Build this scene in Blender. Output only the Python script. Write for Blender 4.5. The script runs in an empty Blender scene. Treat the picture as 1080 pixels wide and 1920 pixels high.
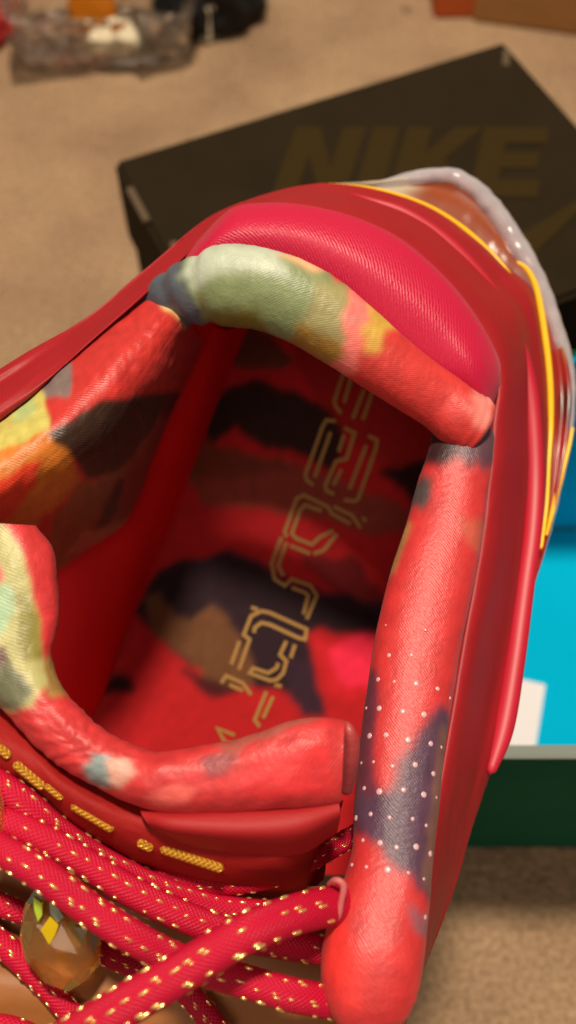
import bpy, bmesh, math, random
import numpy as np
from mathutils import Vector, Matrix, noise
random.seed(7)
# ------------------------------------------------------------------ camera, world, light, exposure
FP = 1844.0                       # focal length in photo pixels (1080 x 1920)
H = 0.43                          # camera height above the carpet (m)
TILT = math.radians(29.4)
sc = bpy.context.scene
COL = sc.collection
cd = bpy.data.cameras.new('camera'); cam = bpy.data.objects.new('camera', cd); COL.objects.link(cam)
cam.location = (0, 0, H); cam.rotation_euler = (TILT, 0, 0)
cd.sensor_fit = 'VERTICAL'; cd.sensor_height = 36; cd.sensor_width = 20.25
cd.lens = 36 * FP / 1920
cd.clip_start = 0.005; cd.clip_end = 50
cd.dof.use_dof = True; cd.dof.focus_distance = 0.212; cd.dof.aperture_fstop = 10.5
sc.camera = cam
w = bpy.data.worlds.new('World'); sc.world = w; w.use_nodes = True
w.node_tree.nodes['Background'].inputs[0].default_value = (1.0, 0.84, 0.70, 1)
w.node_tree.nodes['Background'].inputs[1].default_value = 0.19
def area(name, loc, target, size, power, color):
    l = bpy.data.lights.new(name, 'AREA'); l.shape = 'DISK'; l.size = size; l.energy = power; l.color = color
    o = bpy.data.objects.new(name, l); COL.objects.link(o); o.location = loc
    o.rotation_euler = (Vector(target) - Vector(loc)).to_track_quat('-Z', 'Y').to_euler()
    return o
area('ceiling_lamp', (0.02, 0.40, 1.75), (0.02, 0.15, 0.1), 0.17, 33, (1.0, 0.86, 0.68))
area('interior_fill', (-0.25, -0.75, 1.55), (0.0, 0.2, 0.1), 0.8, 5.0, (1.0, 0.87, 0.73))  # added soft fill from the camera side to brighten the shoe's inside
sc.view_settings.view_transform = 'Standard'; sc.view_settings.look = 'None'
sc.view_settings.gamma = 1; sc.view_settings.exposure = 0
sc.render.engine = 'CYCLES'

# ------------------------------------------------------------------ helpers
ca, sa = math.cos(TILT), math.sin(TILT)
def W(px, py, d):
    """a point of the place: seen at photo pixel px, py at depth d metres along the view axis"""
    x = (px - 540) / FP * d; y = (960 - py) / FP * d
    return np.array((x, y * ca + d * sa, H + y * sa - d * ca))
def G(px, py, z=0.0):
    a = W(px, py, 1.0) - np.array((0, 0, H)); t = (z - H) / a[2]
    return np.array((0, 0, H)) + a * t
def lin(c):
    return tuple(((v / 255) / 12.92 if v / 255 <= 0.04045 else ((v / 255 + 0.055) / 1.055) ** 2.4) for v in c)
def cr(pts, n):
    """smooth resample (Catmull-Rom, even along the pixel length) of rows of numbers"""
    p = np.array(pts, float)
    q = np.vstack([2 * p[0] - p[1], p, 2 * p[-1] - p[-2]])
    out = []; K = 24
    for i in range(len(p) - 1):
        a, b, c, d = q[i:i + 4]
        for k in range(K):
            t = k / K
            out.append(0.5 * ((2 * b) + (c - a) * t + (2 * a - 5 * b + 4 * c - d) * t * t + (3 * b - a - 3 * c + d) * t ** 3))
    out.append(p[-1]); out = np.array(out)
    s = np.concatenate([[0], np.cumsum(np.linalg.norm(np.diff(out[:, :2], axis=0), axis=1))])
    g = np.linspace(0, s[-1], n)
    return np.stack([np.interp(g, s, out[:, j]) for j in range(out.shape[1])], 1)
def unit(v): return v / (np.linalg.norm(v) + 1e-12)
def inpoly(x, y, poly):
    r = False; j = len(poly) - 1
    for i in range(len(poly)):
        xi, yi = poly[i]; xj, yj = poly[j]
        if (yi > y) != (yj > y) and x < (xj - xi) * (y - yi) / (yj - yi) + xi: r = not r
        j = i
    return r
def fbm(x, y, z=0.0, o=3):
    return noise.fractal(Vector((x, y, z)), 1.0, 2.0, o)

def link(name, me, mat, parent=None):
    o = bpy.data.objects.new(name, me); COL.objects.link(o)
    if mat is not None: me.materials.append(mat)
    if parent is not None: o.parent = parent
    return o
def tag(o, label=None, cat=None, group=None, kind=None):
    if label: o['label'] = label
    if cat: o['category'] = cat
    if group: o['group'] = group
    if kind: o['kind'] = kind
    return o
def empty(name, loc):
    o = bpy.data.objects.new(name, None); COL.objects.link(o); o.location = tuple(loc); o.empty_display_size = 0.02
    return o
def grid(name, P, mat, parent=None, base=(0, 0, 0), closed=False, uv=None, cols=None, caps=False, flip=False, soft=6):
    P = np.array(P) - np.array(base); n, m = P.shape[:2]
    verts = P.reshape(-1, 3).tolist(); faces = []
    mm = m if closed else m - 1
    for i in range(n - 1):
        for j in range(mm):
            k = (j + 1) % m
            f = (i * m + j, i * m + k, (i + 1) * m + k, (i + 1) * m + j)
            faces.append(f[::-1] if flip else f)
    if caps:
        a = len(verts); verts.append(P[0].mean(0).tolist()); verts.append(P[-1].mean(0).tolist())
        for j in range(mm):
            k = (j + 1) % m
            f, g = (a, k, j), (a + 1, (n - 1) * m + j, (n - 1) * m + k)
            faces += [f[::-1], g[::-1]] if flip else [f, g]
    me = bpy.data.meshes.new(name); me.from_pydata(verts, [], faces); me.update()
    me.shade_smooth()
    if uv is not None:
        U = np.array(uv, float).reshape(-1, 2)
        if caps: U = np.vstack([U, U[:1], U[-1:]])
        lay = me.uv_layers.new(name='UVMap')
        idx = np.empty(len(me.loops), int); me.loops.foreach_get('vertex_index', idx)
        lay.data.foreach_set('uv', U[idx].ravel())
    if cols is not None:
        cols = np.array(cols, float)
        for _ in range(soft):
            q = np.pad(cols, ((1, 1), (0, 0), (0, 0)), 'edge'); cols = (q[:-2] + 2 * q[1:-1] + q[2:]) / 4
            q = np.pad(cols, ((0, 0), (1, 1), (0, 0)), 'wrap' if closed else 'edge'); cols = (q[:, :-2] + 2 * q[:, 1:-1] + q[:, 2:]) / 4
        Cc = np.array(cols, float).reshape(-1, 3)
        if caps: Cc = np.vstack([Cc, Cc[:1], Cc[-1:]])
        at = me.color_attributes.new('print', 'FLOAT_COLOR', 'POINT')
        at.data.foreach_set('color', np.hstack([Cc, np.ones((len(Cc), 1))]).ravel())
    return link(name, me, mat, parent)

def tube_points(pts, n, m, flat=1.0, disp=None, cap=1.0, sq=1.0):
    """pts: px, py, depth, radius in px. returns points, centre line, lateral axis, towards-viewer axis, radii, arc length"""
    q = cr(pts, n)
    c = np.array([W(*r[:3]) for r in q]); rad = q[:, 3] * q[:, 2] / FP
    T = np.gradient(c, axis=0); T = T / np.linalg.norm(T, axis=1)[:, None]
    s = np.concatenate([[0], np.cumsum(np.linalg.norm(np.diff(c, axis=0), axis=1))])
    if cap:                                                    # rounded ends
        for i in range(n):
            for e in (s[i], s[-1] - s[i]):
                R = rad[i]
                if e < R * cap: rad[i] = R * math.sqrt(max(0.02, 1 - (1 - e / R / cap) ** 2))
    V = c - np.array((0, 0, H)); V = V / np.linalg.norm(V, axis=1)[:, None]
    A = np.cross(T, V); A = A / np.linalg.norm(A, axis=1)[:, None]
    B = np.cross(A, T)
    if np.dot(B[n // 2], V[n // 2]) > 0: B = -B
    P = np.zeros((n, m, 3)); UVs = np.zeros((n, m, 2))
    for i in range(n):
        for j in range(m):
            th = 2 * math.pi * j / m
            r = rad[i]
            if disp: r = r * (1 + disp(i / (n - 1), th))
            P[i, j] = c[i] + r * (math.copysign(abs(math.cos(th)) ** sq, math.cos(th)) * A[i] + flat * math.copysign(abs(math.sin(th)) ** sq, math.sin(th)) * B[i])
            UVs[i, j] = (s[i] * 100, th * rad.max() * 100)
    return P, UVs, c, A, B, rad, s
def tube(name, pts, mat, parent, base, n=80, m=28, flat=1.0, disp=None, col=None, cap=1.0, sq=1.0):
    P, U, c, A, B, rad, s = tube_points(pts, n, m, flat, disp, cap, sq)
    cols = None
    if col:
        cols = np.zeros((n, m, 3))
        for i in range(n):
            for j in range(m):
                th = 2 * math.pi * j / m
                cols[i, j] = col(i / (n - 1), (1 - math.cos(th)) / 2, th)
    # orientation: lateral x viewer must point along the path for outward normals
    T = c[n // 2 + 1] - c[n // 2]
    fl = np.dot(np.cross(A[n // 2], B[n // 2]), T) < 0
    o = grid(name, P, mat, parent, base, True, U, cols, True, flip=not fl)
    return o, (c, A, B, rad, s)
def loft(name, curves, mat, parent, base, n=80, m=24, col=None, disp=None, flip=False):
    cs = [cr(c, n) for c in curves]
    P = np.zeros((n, m, 3)); U = np.zeros((n, m, 2)); pix = np.zeros((n, m, 2))
    for i in range(n):
        row = cr([c[i] for c in cs], m) if len(cs) > 2 else np.linspace(cs[0][i], cs[1][i], m)
        for j in range(m):
            P[i, j] = W(*row[j][:3]); pix[i, j] = row[j][:2]
    if disp:
        N = np.cross(np.gradient(P, axis=0), np.gradient(P, axis=1)); N /= (np.linalg.norm(N, axis=2)[:, :, None] + 1e-12)
        if np.dot(N[n // 2, m // 2], P[n // 2, m // 2] - np.array((0, 0, H))) > 0: N = -N
        for i in range(n):
            for j in range(m): P[i, j] += N[i, j] * disp(i / (n - 1), j / (m - 1))
    si = np.concatenate([[0], np.cumsum(np.linalg.norm(np.diff(P[:, m // 2], axis=0), axis=1))]) * 100
    sj = np.concatenate([[0], np.cumsum(np.linalg.norm(np.diff(P[n // 2], axis=0), axis=1))]) * 100
    for i in range(n):
        for j in range(m): U[i, j] = (si[i], sj[j])
    cols = None
    if col:
        cols = np.array([[col(i / (n - 1), j / (m - 1), pix[i, j]) for j in range(m)] for i in range(n)])
    return grid(name, P, mat, parent, base, False, U, cols, False, flip)
def painter(base, patches, warp=0.03, wf=9.0, seed=0.0, asp=1.0):
    """base colour and a list of (polygon, colour) in surface coordinates, edges made irregular with noise"""
    L = [(p, np.array(lin(c)), (min(a for a, b in p), max(a for a, b in p), min(b for a, b in p), max(b for a, b in p))) for p, c in patches]
    b0 = np.array(lin(base))
    def f(u, v):
        du = warp * fbm(u * wf, v * wf * asp, seed); dv = warp / asp * fbm(u * wf, v * wf * asp, seed + 7.3)
        x, y = u + du, v + dv
        c = b0
        for p, k, (x0, x1, y0, y1) in L:
            if x0 <= x <= x1 and y0 <= y <= y1 and inpoly(x, y, p): c = k
        g = 1 + 0.22 * fbm(u * wf * 3, v * wf * 3 * asp, seed + 3)
        return np.clip(c * g, 0, 1)
    return f

# ------------------------------------------------------------------ materials
def mat(name, color=(128, 128, 128), rough=0.5, metal=0.0, spec=0.5, attr=False, sheen=0.0, coat=0.0, trans=0.0, ior=1.45,
        bump=None, vary=0.0, vscale=40.0, alpha=1.0, sss=0.0, emis=None):
    m = bpy.data.materials.new(name); m.use_nodes = True; nt = m.node_tree
    b = nt.nodes['Principled BSDF']; N = nt.nodes.new; L = nt.links.new
    b.inputs['Base Color'].default_value = (*lin(color), 1); b.inputs['Roughness'].default_value = rough
    b.inputs['Metallic'].default_value = metal; b.inputs['Specular IOR Level'].default_value = spec
    b.inputs['Sheen Weight'].default_value = sheen; b.inputs['Coat Weight'].default_value = coat
    b.inputs['Coat Roughness'].default_value = 0.15
    b.inputs['Transmission Weight'].default_value = trans; b.inputs['IOR'].default_value = ior; b.inputs['Alpha'].default_value = alpha
    if sss: b.inputs['Subsurface Weight'].default_value = sss; b.inputs['Subsurface Radius'].default_value = (0.004, 0.002, 0.001)
    src = None
    if attr:
        a = N('ShaderNodeAttribute'); a.attribute_name = 'print'; src = a.outputs['Color']
    if vary:
        tc = N('ShaderNodeTexCoord'); nz = N('ShaderNodeTexNoise'); nz.inputs['Scale'].default_value = vscale; nz.inputs['Detail'].default_value = 5
        L(tc.outputs['Object'], nz.inputs['Vector'])
        mr = N('ShaderNodeMapRange'); mr.inputs['From Min'].default_value = 0.3; mr.inputs['From Max'].default_value = 0.7
        mr.inputs['To Min'].default_value = 1 - vary; mr.inputs['To Max'].default_value = 1 + vary
        L(nz.outputs['Fac'], mr.inputs['Value'])
        mx = N('ShaderNodeMix'); mx.data_type = 'RGBA'; mx.blend_type = 'MULTIPLY'; mx.inputs['Factor'].default_value = 1
        if src: L(src, mx.inputs[6])
        else: mx.inputs[6].default_value = (*lin(color), 1)
        L(mr.outputs['Result'], mx.inputs[7]); src = mx.outputs[2]
    if src: L(src, b.inputs['Base Color'])
    last = None
    for kind, scale, strength, dist in (bump or []):
        bp = N('ShaderNodeBump'); bp.inputs['Strength'].default_value = strength; bp.inputs['Distance'].default_value = dist
        tc = N('ShaderNodeTexCoord')
        if kind == 'noise':
            t = N('ShaderNodeTexNoise'); t.inputs['Scale'].default_value = scale; t.inputs['Detail'].default_value = 4
            L(tc.outputs['Object'], t.inputs['Vector']); out = t.outputs['Fac']
        elif kind == 'ribs':                                   # fine woven ribs across the roll, UV in centimetres
            t = N('ShaderNodeTexWave'); t.wave_type = 'BANDS'; t.bands_direction = 'DIAGONAL'; t.inputs['Scale'].default_value = scale
            t.inputs['Distortion'].default_value = 3.0; t.inputs['Detail'].default_value = 2; t.inputs['Detail Scale'].default_value = 1.2
            L(tc.outputs['UV'], t.inputs['Vector']); out = t.outputs['Fac']
        elif kind == 'weave':
            a = N('ShaderNodeTexWave'); a.bands_direction = 'DIAGONAL'; a.inputs['Scale'].default_value = scale; a.inputs['Distortion'].default_value = 0.4
            mp = N('ShaderNodeMapping'); mp.inputs['Scale'].default_value = (1, -1, 1)
            c = N('ShaderNodeTexWave'); c.bands_direction = 'DIAGONAL'; c.inputs['Scale'].default_value = scale; c.inputs['Distortion'].default_value = 0.4
            L(tc.outputs['UV'], a.inputs['Vector']); L(tc.outputs['UV'], mp.inputs['Vector']); L(mp.outputs['Vector'], c.inputs['Vector'])
            mm = N('ShaderNodeMath'); mm.operation = 'MAXIMUM'; L(a.outputs['Fac'], mm.inputs[0]); L(c.outputs['Fac'], mm.inputs[1]); out = mm.outputs[0]
        L(out, bp.inputs['Height'])
        if last: L(last, bp.inputs['Normal'])
        last = bp.outputs['Normal']
    if last: L(last, b.inputs['Normal'])
    return m
M = {}
M['print'] = mat('printed satin fabric', rough=0.45, attr=True, sheen=0.04, spec=0.6, vary=0.10, vscale=260, bump=[('ribs', 8.5, 0.16, 0.0002), ('noise', 900, 0.35, 0.0004), ('noise', 160, 0.13, 0.0010)])
M['lining'] = mat('printed lining', rough=0.75, attr=True, spec=0.2, bump=[('noise', 1500, 0.3, 0.0003)])
M['shell'] = mat('red leather', (152, 25, 32), 0.48, spec=0.35, vary=0.06, vscale=60, bump=[('noise', 700, 0.12, 0.0004)])
M['ridge'] = mat('red rubber ridge', (178, 22, 46), 0.45, spec=0.5, vary=0.04)
M['pink'] = mat('pink satin', (186, 6, 56), 0.44, spec=0.45, sheen=0.1, bump=[('ribs', 6.0, 0.28, 0.0003), ('noise', 900, 0.2, 0.0003)])
M['strip'] = mat('red lining tape', (234, 26, 32), 0.7, spec=0.25, vary=0.08, bump=[('noise', 1200, 0.2, 0.0003)])
M['tongue'] = mat('red tongue cloth', (150, 26, 24), 0.65, spec=0.25, vary=0.1, vscale=80, bump=[('noise', 1600, 0.3, 0.0003)])
M['binding'] = mat('red binding', (160, 28, 32), 0.6, spec=0.4, bump=[('noise', 900, 0.2, 0.0003)])
M['lace'] = mat('red braided lace', (192, 7, 50), 0.5, spec=0.35, sheen=0.0, bump=[('weave', 6.5, 0.5, 0.0005)])
M['gold'] = mat('gold thread', (250, 206, 132), 0.24, metal=0.75)
M['embroidery'] = mat('gold embroidery', (196, 140, 40), 0.4, metal=0.45, bump=[('weave', 6, 0.6, 0.0005)])
M['goldprint'] = mat('gold print', (158, 116, 52), 0.6, metal=0.0)
M['amberpanel'] = mat('amber panel', (150, 92, 44), 0.5, spec=0.4, vary=0.1, vscale=70, bump=[('noise', 500, 0.15, 0.0005)])
M['amber'] = mat('amber resin', (240, 184, 100), 0.08, spec=0.6, trans=0.9, ior=1.22, coat=1.0)
M['facet'] = mat('yellow facet', (236, 200, 20), 0.12, spec=0.8, metal=0.3)
M['facetgreen'] = mat('green yellow facet', (200, 226, 70), 0.12, spec=0.8, metal=0.3)
M['facetgrey'] = mat('silver facet', (170, 176, 150), 0.15, spec=0.8, metal=0.4)
M['yellow'] = mat('yellow piping', (244, 190, 18), 0.4)
M['clear'] = mat('clear rubber', (214, 206, 214), 0.22, trans=0.55, ior=1.4, vary=0.1, vscale=200, bump=[('noise', 300, 0.15, 0.001)])
M['core'] = mat('amber sole core', (176, 84, 44), 0.3, attr=True, spec=0.5, coat=0.5)
M['dot'] = mat('pale raised dot', (208, 166, 170), 0.25, spec=0.8)
M['loop'] = mat('pink eyelet loop', (190, 96, 96), 0.5)
M['lid'] = mat('black card', (36, 27, 13), 0.8, spec=0.12, vary=0.15, vscale=30)
M['lidgold'] = mat('dark gold print', (49, 37, 12), 0.8, spec=0.1)
M['wear'] = mat('worn card edge', (84, 68, 46), 0.8)
M['teal'] = mat('teal card', (0, 176, 214), 0.9, spec=0.05, vary=0.03, vscale=15)
M['green'] = mat('dark green card', (32, 92, 68), 0.9, spec=0.05, vary=0.08, vscale=30)
M['cardedge'] = mat('grey card edge', (120, 128, 120), 0.8)
M['paper'] = mat('white paper', (236, 228, 226), 0.7)
M['glass'] = mat('clear plastic', (252, 250, 246), 0.05, trans=1.0, ior=1.33, coat=1.0)
M['orange'] = mat('orange plastic', (240, 140, 16), 0.4, vary=0.05)
M['orangecard'] = mat('orange card', (190, 84, 26), 0.7, vary=0.1, vscale=30)
M['kraft'] = mat('brown cardboard', (160, 112, 60), 0.8, vary=0.1, vscale=30)
M['darkcard'] = mat('dark brown card', (70, 36, 18), 0.7)
M['black'] = mat('black cloth', (14, 13, 14), 0.8, vary=0.2)
M['redcloth'] = mat('red cloth', (150, 24, 20), 0.8, vary=0.15)
M['cream'] = mat('cream plastic', (228, 218, 190), 0.4)
def carpet_mat():
    m = bpy.data.materials.new('tan carpet'); m.use_nodes = True; nt = m.node_tree; N = nt.nodes.new; L = nt.links.new
    b = nt.nodes['Principled BSDF']; b.inputs['Roughness'].default_value = 0.95; b.inputs['Specular IOR Level'].default_value = 0.1
    tc = N('ShaderNodeTexCoord')
    def nz(s, d=4):
        t = N('ShaderNodeTexNoise'); t.inputs['Scale'].default_value = s; t.inputs['Detail'].default_value = d; L(tc.outputs['Object'], t.inputs['Vector']); return t
    a, f, g = nz(14), nz(420, 6), nz(70)
    r1 = N('ShaderNodeValToRGB'); e = r1.color_ramp.elements
    e[0].position = 0.3; e[0].color = (*lin((156, 126, 98)), 1); e[1].position = 0.7; e[1].color = (*lin((184, 152, 118)), 1)
    L(a.outputs['Fac'], r1.inputs['Fac'])
    r2 = N('ShaderNodeMapRange'); r2.inputs['From Min'].default_value = 0.3; r2.inputs['From Max'].default_value = 0.7; r2.inputs['To Min'].default_value = 0.6; r2.inputs['To Max'].default_value = 1.22
    L(f.outputs['Fac'], r2.inputs['Value'])
    mx = N('ShaderNodeMix'); mx.data_type = 'RGBA'; mx.blend_type = 'MULTIPLY'; mx.inputs['Factor'].default_value = 1
    L(r1.outputs['Color'], mx.inputs[6]); L(r2.outputs['Result'], mx.inputs[7])
    # small dark stains
    v = N('ShaderNodeTexVoronoi'); v.inputs['Scale'].default_value = 9; L(tc.outputs['Object'], v.inputs['Vector'])
    r3 = N('ShaderNodeMapRange'); r3.inputs['From Min'].default_value = 0.03; r3.inputs['From Max'].default_value = 0.07; r3.inputs['To Min'].default_value = 0.55; r3.inputs['To Max'].default_value = 1
    L(v.outputs['Distance'], r3.inputs['Value'])
    m2 = N('ShaderNodeMix'); m2.data_type = 'RGBA'; m2.blend_type = 'MULTIPLY'; m2.inputs['Factor'].default_value = 1
    L(mx.outputs[2], m2.inputs[6]); L(r3.outputs['Result'], m2.inputs[7]); L(m2.outputs[2], b.inputs['Base Color'])
    bp = N('ShaderNodeBump'); bp.inputs['Strength'].default_value = 0.7; bp.inputs['Distance'].default_value = 0.004; L(f.outputs['Fac'], bp.inputs['Height'])
    b2 = N('ShaderNodeBump'); b2.inputs['Strength'].default_value = 0.4; b2.inputs['Distance'].default_value = 0.01; L(g.outputs['Fac'], b2.inputs['Height'])
    L(bp.outputs['Normal'], b2.inputs['Normal']); L(b2.outputs['Normal'], b.inputs['Normal'])
    return m
# ------------------------------------------------------------------ the carpet
me = bpy.data.meshes.new('carpet'); me.from_pydata([(-4, -3, 0), (4, -3, 0), (4, 5, 0), (-4, 5, 0)], [], [(0, 1, 2, 3)])
tag(link('carpet', me, carpet_mat()), kind='structure')

# ------------------------------------------------------------------ boxes and things on the carpet
def slab(name, x0, x1, y0, y1, z0, z1, m, parent=None, bev=0.0015):
    bm = bmesh.new(); bmesh.ops.create_cube(bm, size=1)
    for v in bm.verts:
        v.co = Vector(((x0 + x1) / 2 + v.co.x * (x1 - x0), (y0 + y1) / 2 + v.co.y * (y1 - y0), (z0 + z1) / 2 + v.co.z * (z1 - z0)))
    bmesh.ops.bevel(bm, geom=bm.edges[:], offset=bev, segments=2, affect='EDGES')
    me = bpy.data.meshes.new(name); bm.to_mesh(me); bm.free()
    return link(name, me, m, parent)
# black shoe box: lid corners from the back edge
LZ = 0.13
A0, B0 = G(212, 300, LZ), G(945, 75, LZ)
ex = unit(B0 - A0); wx = np.linalg.norm(B0 - A0)
bb = empty('shoe_box', (A0[0], A0[1], 0)); bb.rotation_euler = (0, 0, math.atan2(ex[1], ex[0]))
tag(bb, 'black shoe box with dark gold lettering on its lid, behind the sneaker', 'box')
DEP = 0.150
slab('box_body', 0.002, wx - 0.002, -DEP + 0.002, -0.002, 0, LZ - 0.003, M['lid'], bb)
lid = slab('lid', 0, wx, -DEP, 0, LZ - 0.045, LZ, M['lid'], bb, 0.002)
for (x, y, L, ang) in ((0.0005, -0.03, 0.022, 1.57), (0.004, -0.065, 0.018, 1.3), (wx - 0.006, -0.012, 0.012, 1.0)):
    o = slab('worn_patch', -L / 2, L / 2, -0.0016, 0.0016, LZ - 0.0015, LZ + 0.0006, M['wear'], lid, 0.0004)
    o.location = (x, y, 0); o.rotation_euler = (0, 0, ang)
# lettering on the lid
def lid_local(p):
    d = np.array(p) - np.array((A0[0], A0[1], 0)); return (d @ np.array((ex[0], ex[1], 0)), d @ np.array((-ex[1], ex[0], 0)))
def flat_poly(name, pts, z, m, parent, th=0.0004):
    bm = bmesh.new(); vs = [bm.verts.new((x, y, z)) for x, y in pts]; f = bm.faces.new(vs)
    bm.normal_update()
    if f.normal.z < 0: f.normal_flip()
    r = bmesh.ops.extrude_face_region(bm, geom=[f])
    for v in r['geom']:
        if isinstance(v, bmesh.types.BMVert): v.co.z += th
    bmesh.ops.recalc_face_normals(bm, faces=bm.faces[:])
    me = bpy.data.meshes.new(name); bm.to_mesh(me); bm.free()
    return link(name, me, m, parent)
p0, p1 = G(505, 240, LZ), G(1015, 240, LZ)
LW = p1[0] - p0[0]; LH = LW * 0.36
GL = {'N': [(0, 0), (0, 1), (.32, 1), (.62, .42), (.62, 1), (.92, 1), (.92, 0), (.6, 0), (.3, .58), (.3, 0)],
      'I': [(0, 0), (0, 1), (.34, 1), (.34, 0)],
      'K': [(0, 0), (0, 1), (.32, 1), (.32, .62), (.62, 1), (1.0, 1), (.58, .52), (1.0, 0), (.62, 0), (.32, .4), (.32, 0)],
      'E': [(0, 0), (0, 1), (.85, 1), (.85, .76), (.32, .76), (.32, .62), (.78, .62), (.78, .4), (.32, .4), (.32, .24), (.85, .24), (.85, 0)]}
adv = {'N': 1.02, 'I': .44, 'K': 1.0, 'E': .85}; tot = sum(adv.values()); x = 0
for chv in 'NIKE':
    pts = []
    for gx, gy in GL[chv]:
        X = p0[0] + (x + gx) / tot * LW * 0.93 + 0.25 * (gy - 1) * LH + 0.012; Y = p0[1] + (gy - 1) * LH
        pts.append(lid_local((X, Y, 0)))
    flat_poly('letter', pts, LZ + 0.0002, M['lidgold'], lid); x += adv[chv]
sw = []
sx0, sx1, sy0 = p0[0] - 0.02, p1[0] + 0.05, p0[1] - LH * 1.9
for t in np.linspace(0, 1, 24): sw.append((sx0 + (sx1 - sx0) * (0.06 + 0.94 * t), sy0 + 0.075 * t ** 1.5 - 0.045 * (1 - t) ** 0.8 * (0.2 + t) ** 0.3 + 0.0))
for t in np.linspace(1, 0, 24)[1:]: sw.append((sx0 + (sx1 - sx0) * (0.06 + 0.94 * t) - 0.0, sy0 + 0.075 * t ** 1.1 - 0.055 - 0.03 * math.sin(math.pi * min(1, t * 1.15)) * (1 - t) + 0.055 * t ** 2 - 0.001))
flat_poly('swoosh_mark', [lid_local((a, b, 0)) for a, b in sw], LZ + 0.0003, M['lidgold'], lid)

# open teal box with green outside
TH = 0.138
yf = G(980, 1590, 0)[1]; yb = G(1080, 1005, 0.004)[1]; xl = 0.04; xr = 0.36
tb = empty('open_box', ((xl + xr) / 2, yf, 0)); tag(tb, 'open box with teal inside and dark green outside, right of the sneaker', 'box')
def tbs(name, x0, x1, y0, y1, z0, z1, m, par=tb): return slab(name, x0 - (xl + xr) / 2, x1 - (xl + xr) / 2, y0 - yf, y1 - yf, z0, z1, m, par, 0.0008)
tbs('box_floor', xl + .004, xr - .004, yf + .004, yb + .004, 0.001, 0.004, M['teal'])
tbs('front_panel', xl, xr, yf, yf + 0.0018, 0, TH, M['green'])
tbs('front_lining', xl + .002, xr - .002, yf + 0.002, yf + 0.0036, 0.004, TH - 0.0006, M['teal'])
tbs('rim_edge', xl, xr, yf - 0.0002, yf + 0.0038, TH + 0.0002, TH + 0.0012, M['cardedge'])
tbs('back_panel', xl, xr, yb + .006, yb + 0.008, 0, TH, M['green'])
tbs('back_lining', xl + .002, xr - .002, yb + 0.004, yb + 0.0058, 0.004, TH - .001, M['teal'])
tbs('side_panel', xl - .004, xl - .0022, yf, yb + .008, 0, TH, M['green'])
tbs('side_panel', xr + .0022, xr + .004, yf, yb + .008, 0, TH, M['green'])
# white card lying in it
q = [G(940, 1262, 0.007), G(1024, 1282, 0.007), G(990, 1500, 0.007), G(900, 1490, 0.007)]
cc = sum(q) / 4
card = flat_poly('white_card', [(p[0] - cc[0], p[1] - cc[1]) for p in q], 0.0, M['paper'], None, 0.0012)
card.location = (cc[0], cc[1], 0.0045); tag(card, 'white paper label lying inside the teal box', 'label')

# plastic tray, top left
dc = (G(30, 140) + G(375, 130)) / 2; R = np.linalg.norm(G(375, 130) - G(30, 140)) / 2
gd = empty('plastic_tray', (dc[0] - 0.002, dc[1] + R * 0.42, 0)); tag(gd, 'crumpled clear plastic tray on the carpet, top left', 'tray')
prof = [(0.0, 0.004), (0.5, 0.004), (0.86, 0.004), (0.95, 0.008), (0.97, 0.018), (0.99, 0.028), (1.0, 0.036), (1.06, 0.037), (1.06, 0.0395), (0.97, 0.0390), (0.955, 0.028), (0.93, 0.017), (0.90, 0.0105), (0.5, 0.0075), (0.0, 0.0075)]
NS = 56; P = np.zeros((len(prof), NS, 3))
for i, (r, z) in enumerate(prof):
    for j in range(NS):
        a = 2 * math.pi * j / NS; rr = max(r, 0.01) * R * 0.95
        k = (abs(math.cos(a)) ** 5 + abs(math.sin(a)) ** 5) ** (-1 / 5)
        ii = min(i, len(prof) - 1 - i); jit = Vector((fbm(j * .9, ii * .8, 1), fbm(j * .9, ii * .8, 5), fbm(j * .9, ii * .8, 9))) * (0.0042 if r > .6 else 0.0015)
        P[i, j] = (rr * k * math.cos(a) + jit.x, rr * k * 0.50 * math.sin(a) + jit.y, max(0.001, z + jit.z * (.9 if z > .005 else 0) + (.0001 * i)))
o = grid('tray_body', P, M['glass'], gd, closed=True, caps=True, flip=False); o.data.shade_flat()
for (x, y, rz, L) in ((-.6, -.36, .2, .05), (.1, .05, -.3, .06), (.55, -.2, .8, .045)):        # creased loose film pieces inside
    Q = np.zeros((14, 10, 3))
    for a in range(14):
        for b in range(10): Q[a, b] = ((a / 13 - .5) * L, (b / 9 - .5) * L * .6, .018 + .014 * fbm(a * .5 + x * 9, b * .5, 2))
    f = grid('plastic_film', Q, M['glass'], gd); f.data.shade_flat(); f.location = (x * R, y * R, 0); f.rotation_euler = (0, 0, rz)
    mod = f.modifiers.new('thickness', 'SOLIDIFY'); mod.thickness = .0006
ob = G(178, 52, 0.016)
ot = empty('orange_stick', (ob[0], ob[1] + 0.004, 0.0125)); tag(ot, 'flat orange stick standing in the plastic tray', 'stick')
slab('stick_body', -0.0155, 0.0155, -0.004, 0.004, 0, 0.085, M['orange'], ot, 0.002); slab('stick_cap', -0.0095, 0.0095, -0.003, 0.003, 0.0855, 0.097, M['cream'], ot, 0.002)
wp = G(215, 95, 0.016)
ws = slab('cream_tag', -0.016, 0.016, -0.007, 0.007, 0, 0.010, M['cream'], None, 0.002); ws.location = (wp[0], wp[1] + .005, 0.0135); tag(ws, 'small cream block lying inside the plastic tray', 'block')
wp = G(356, 75, 0.0)
w2 = slab('cream_peg', -0.0065, 0.0065, -0.006, 0.006, 0, 0.03, M['cream'], None, 0.003); w2.location = (wp[0] + .012, wp[1], 0.0); tag(w2, 'upright cream peg beside the right end of the plastic tray', 'peg')
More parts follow.
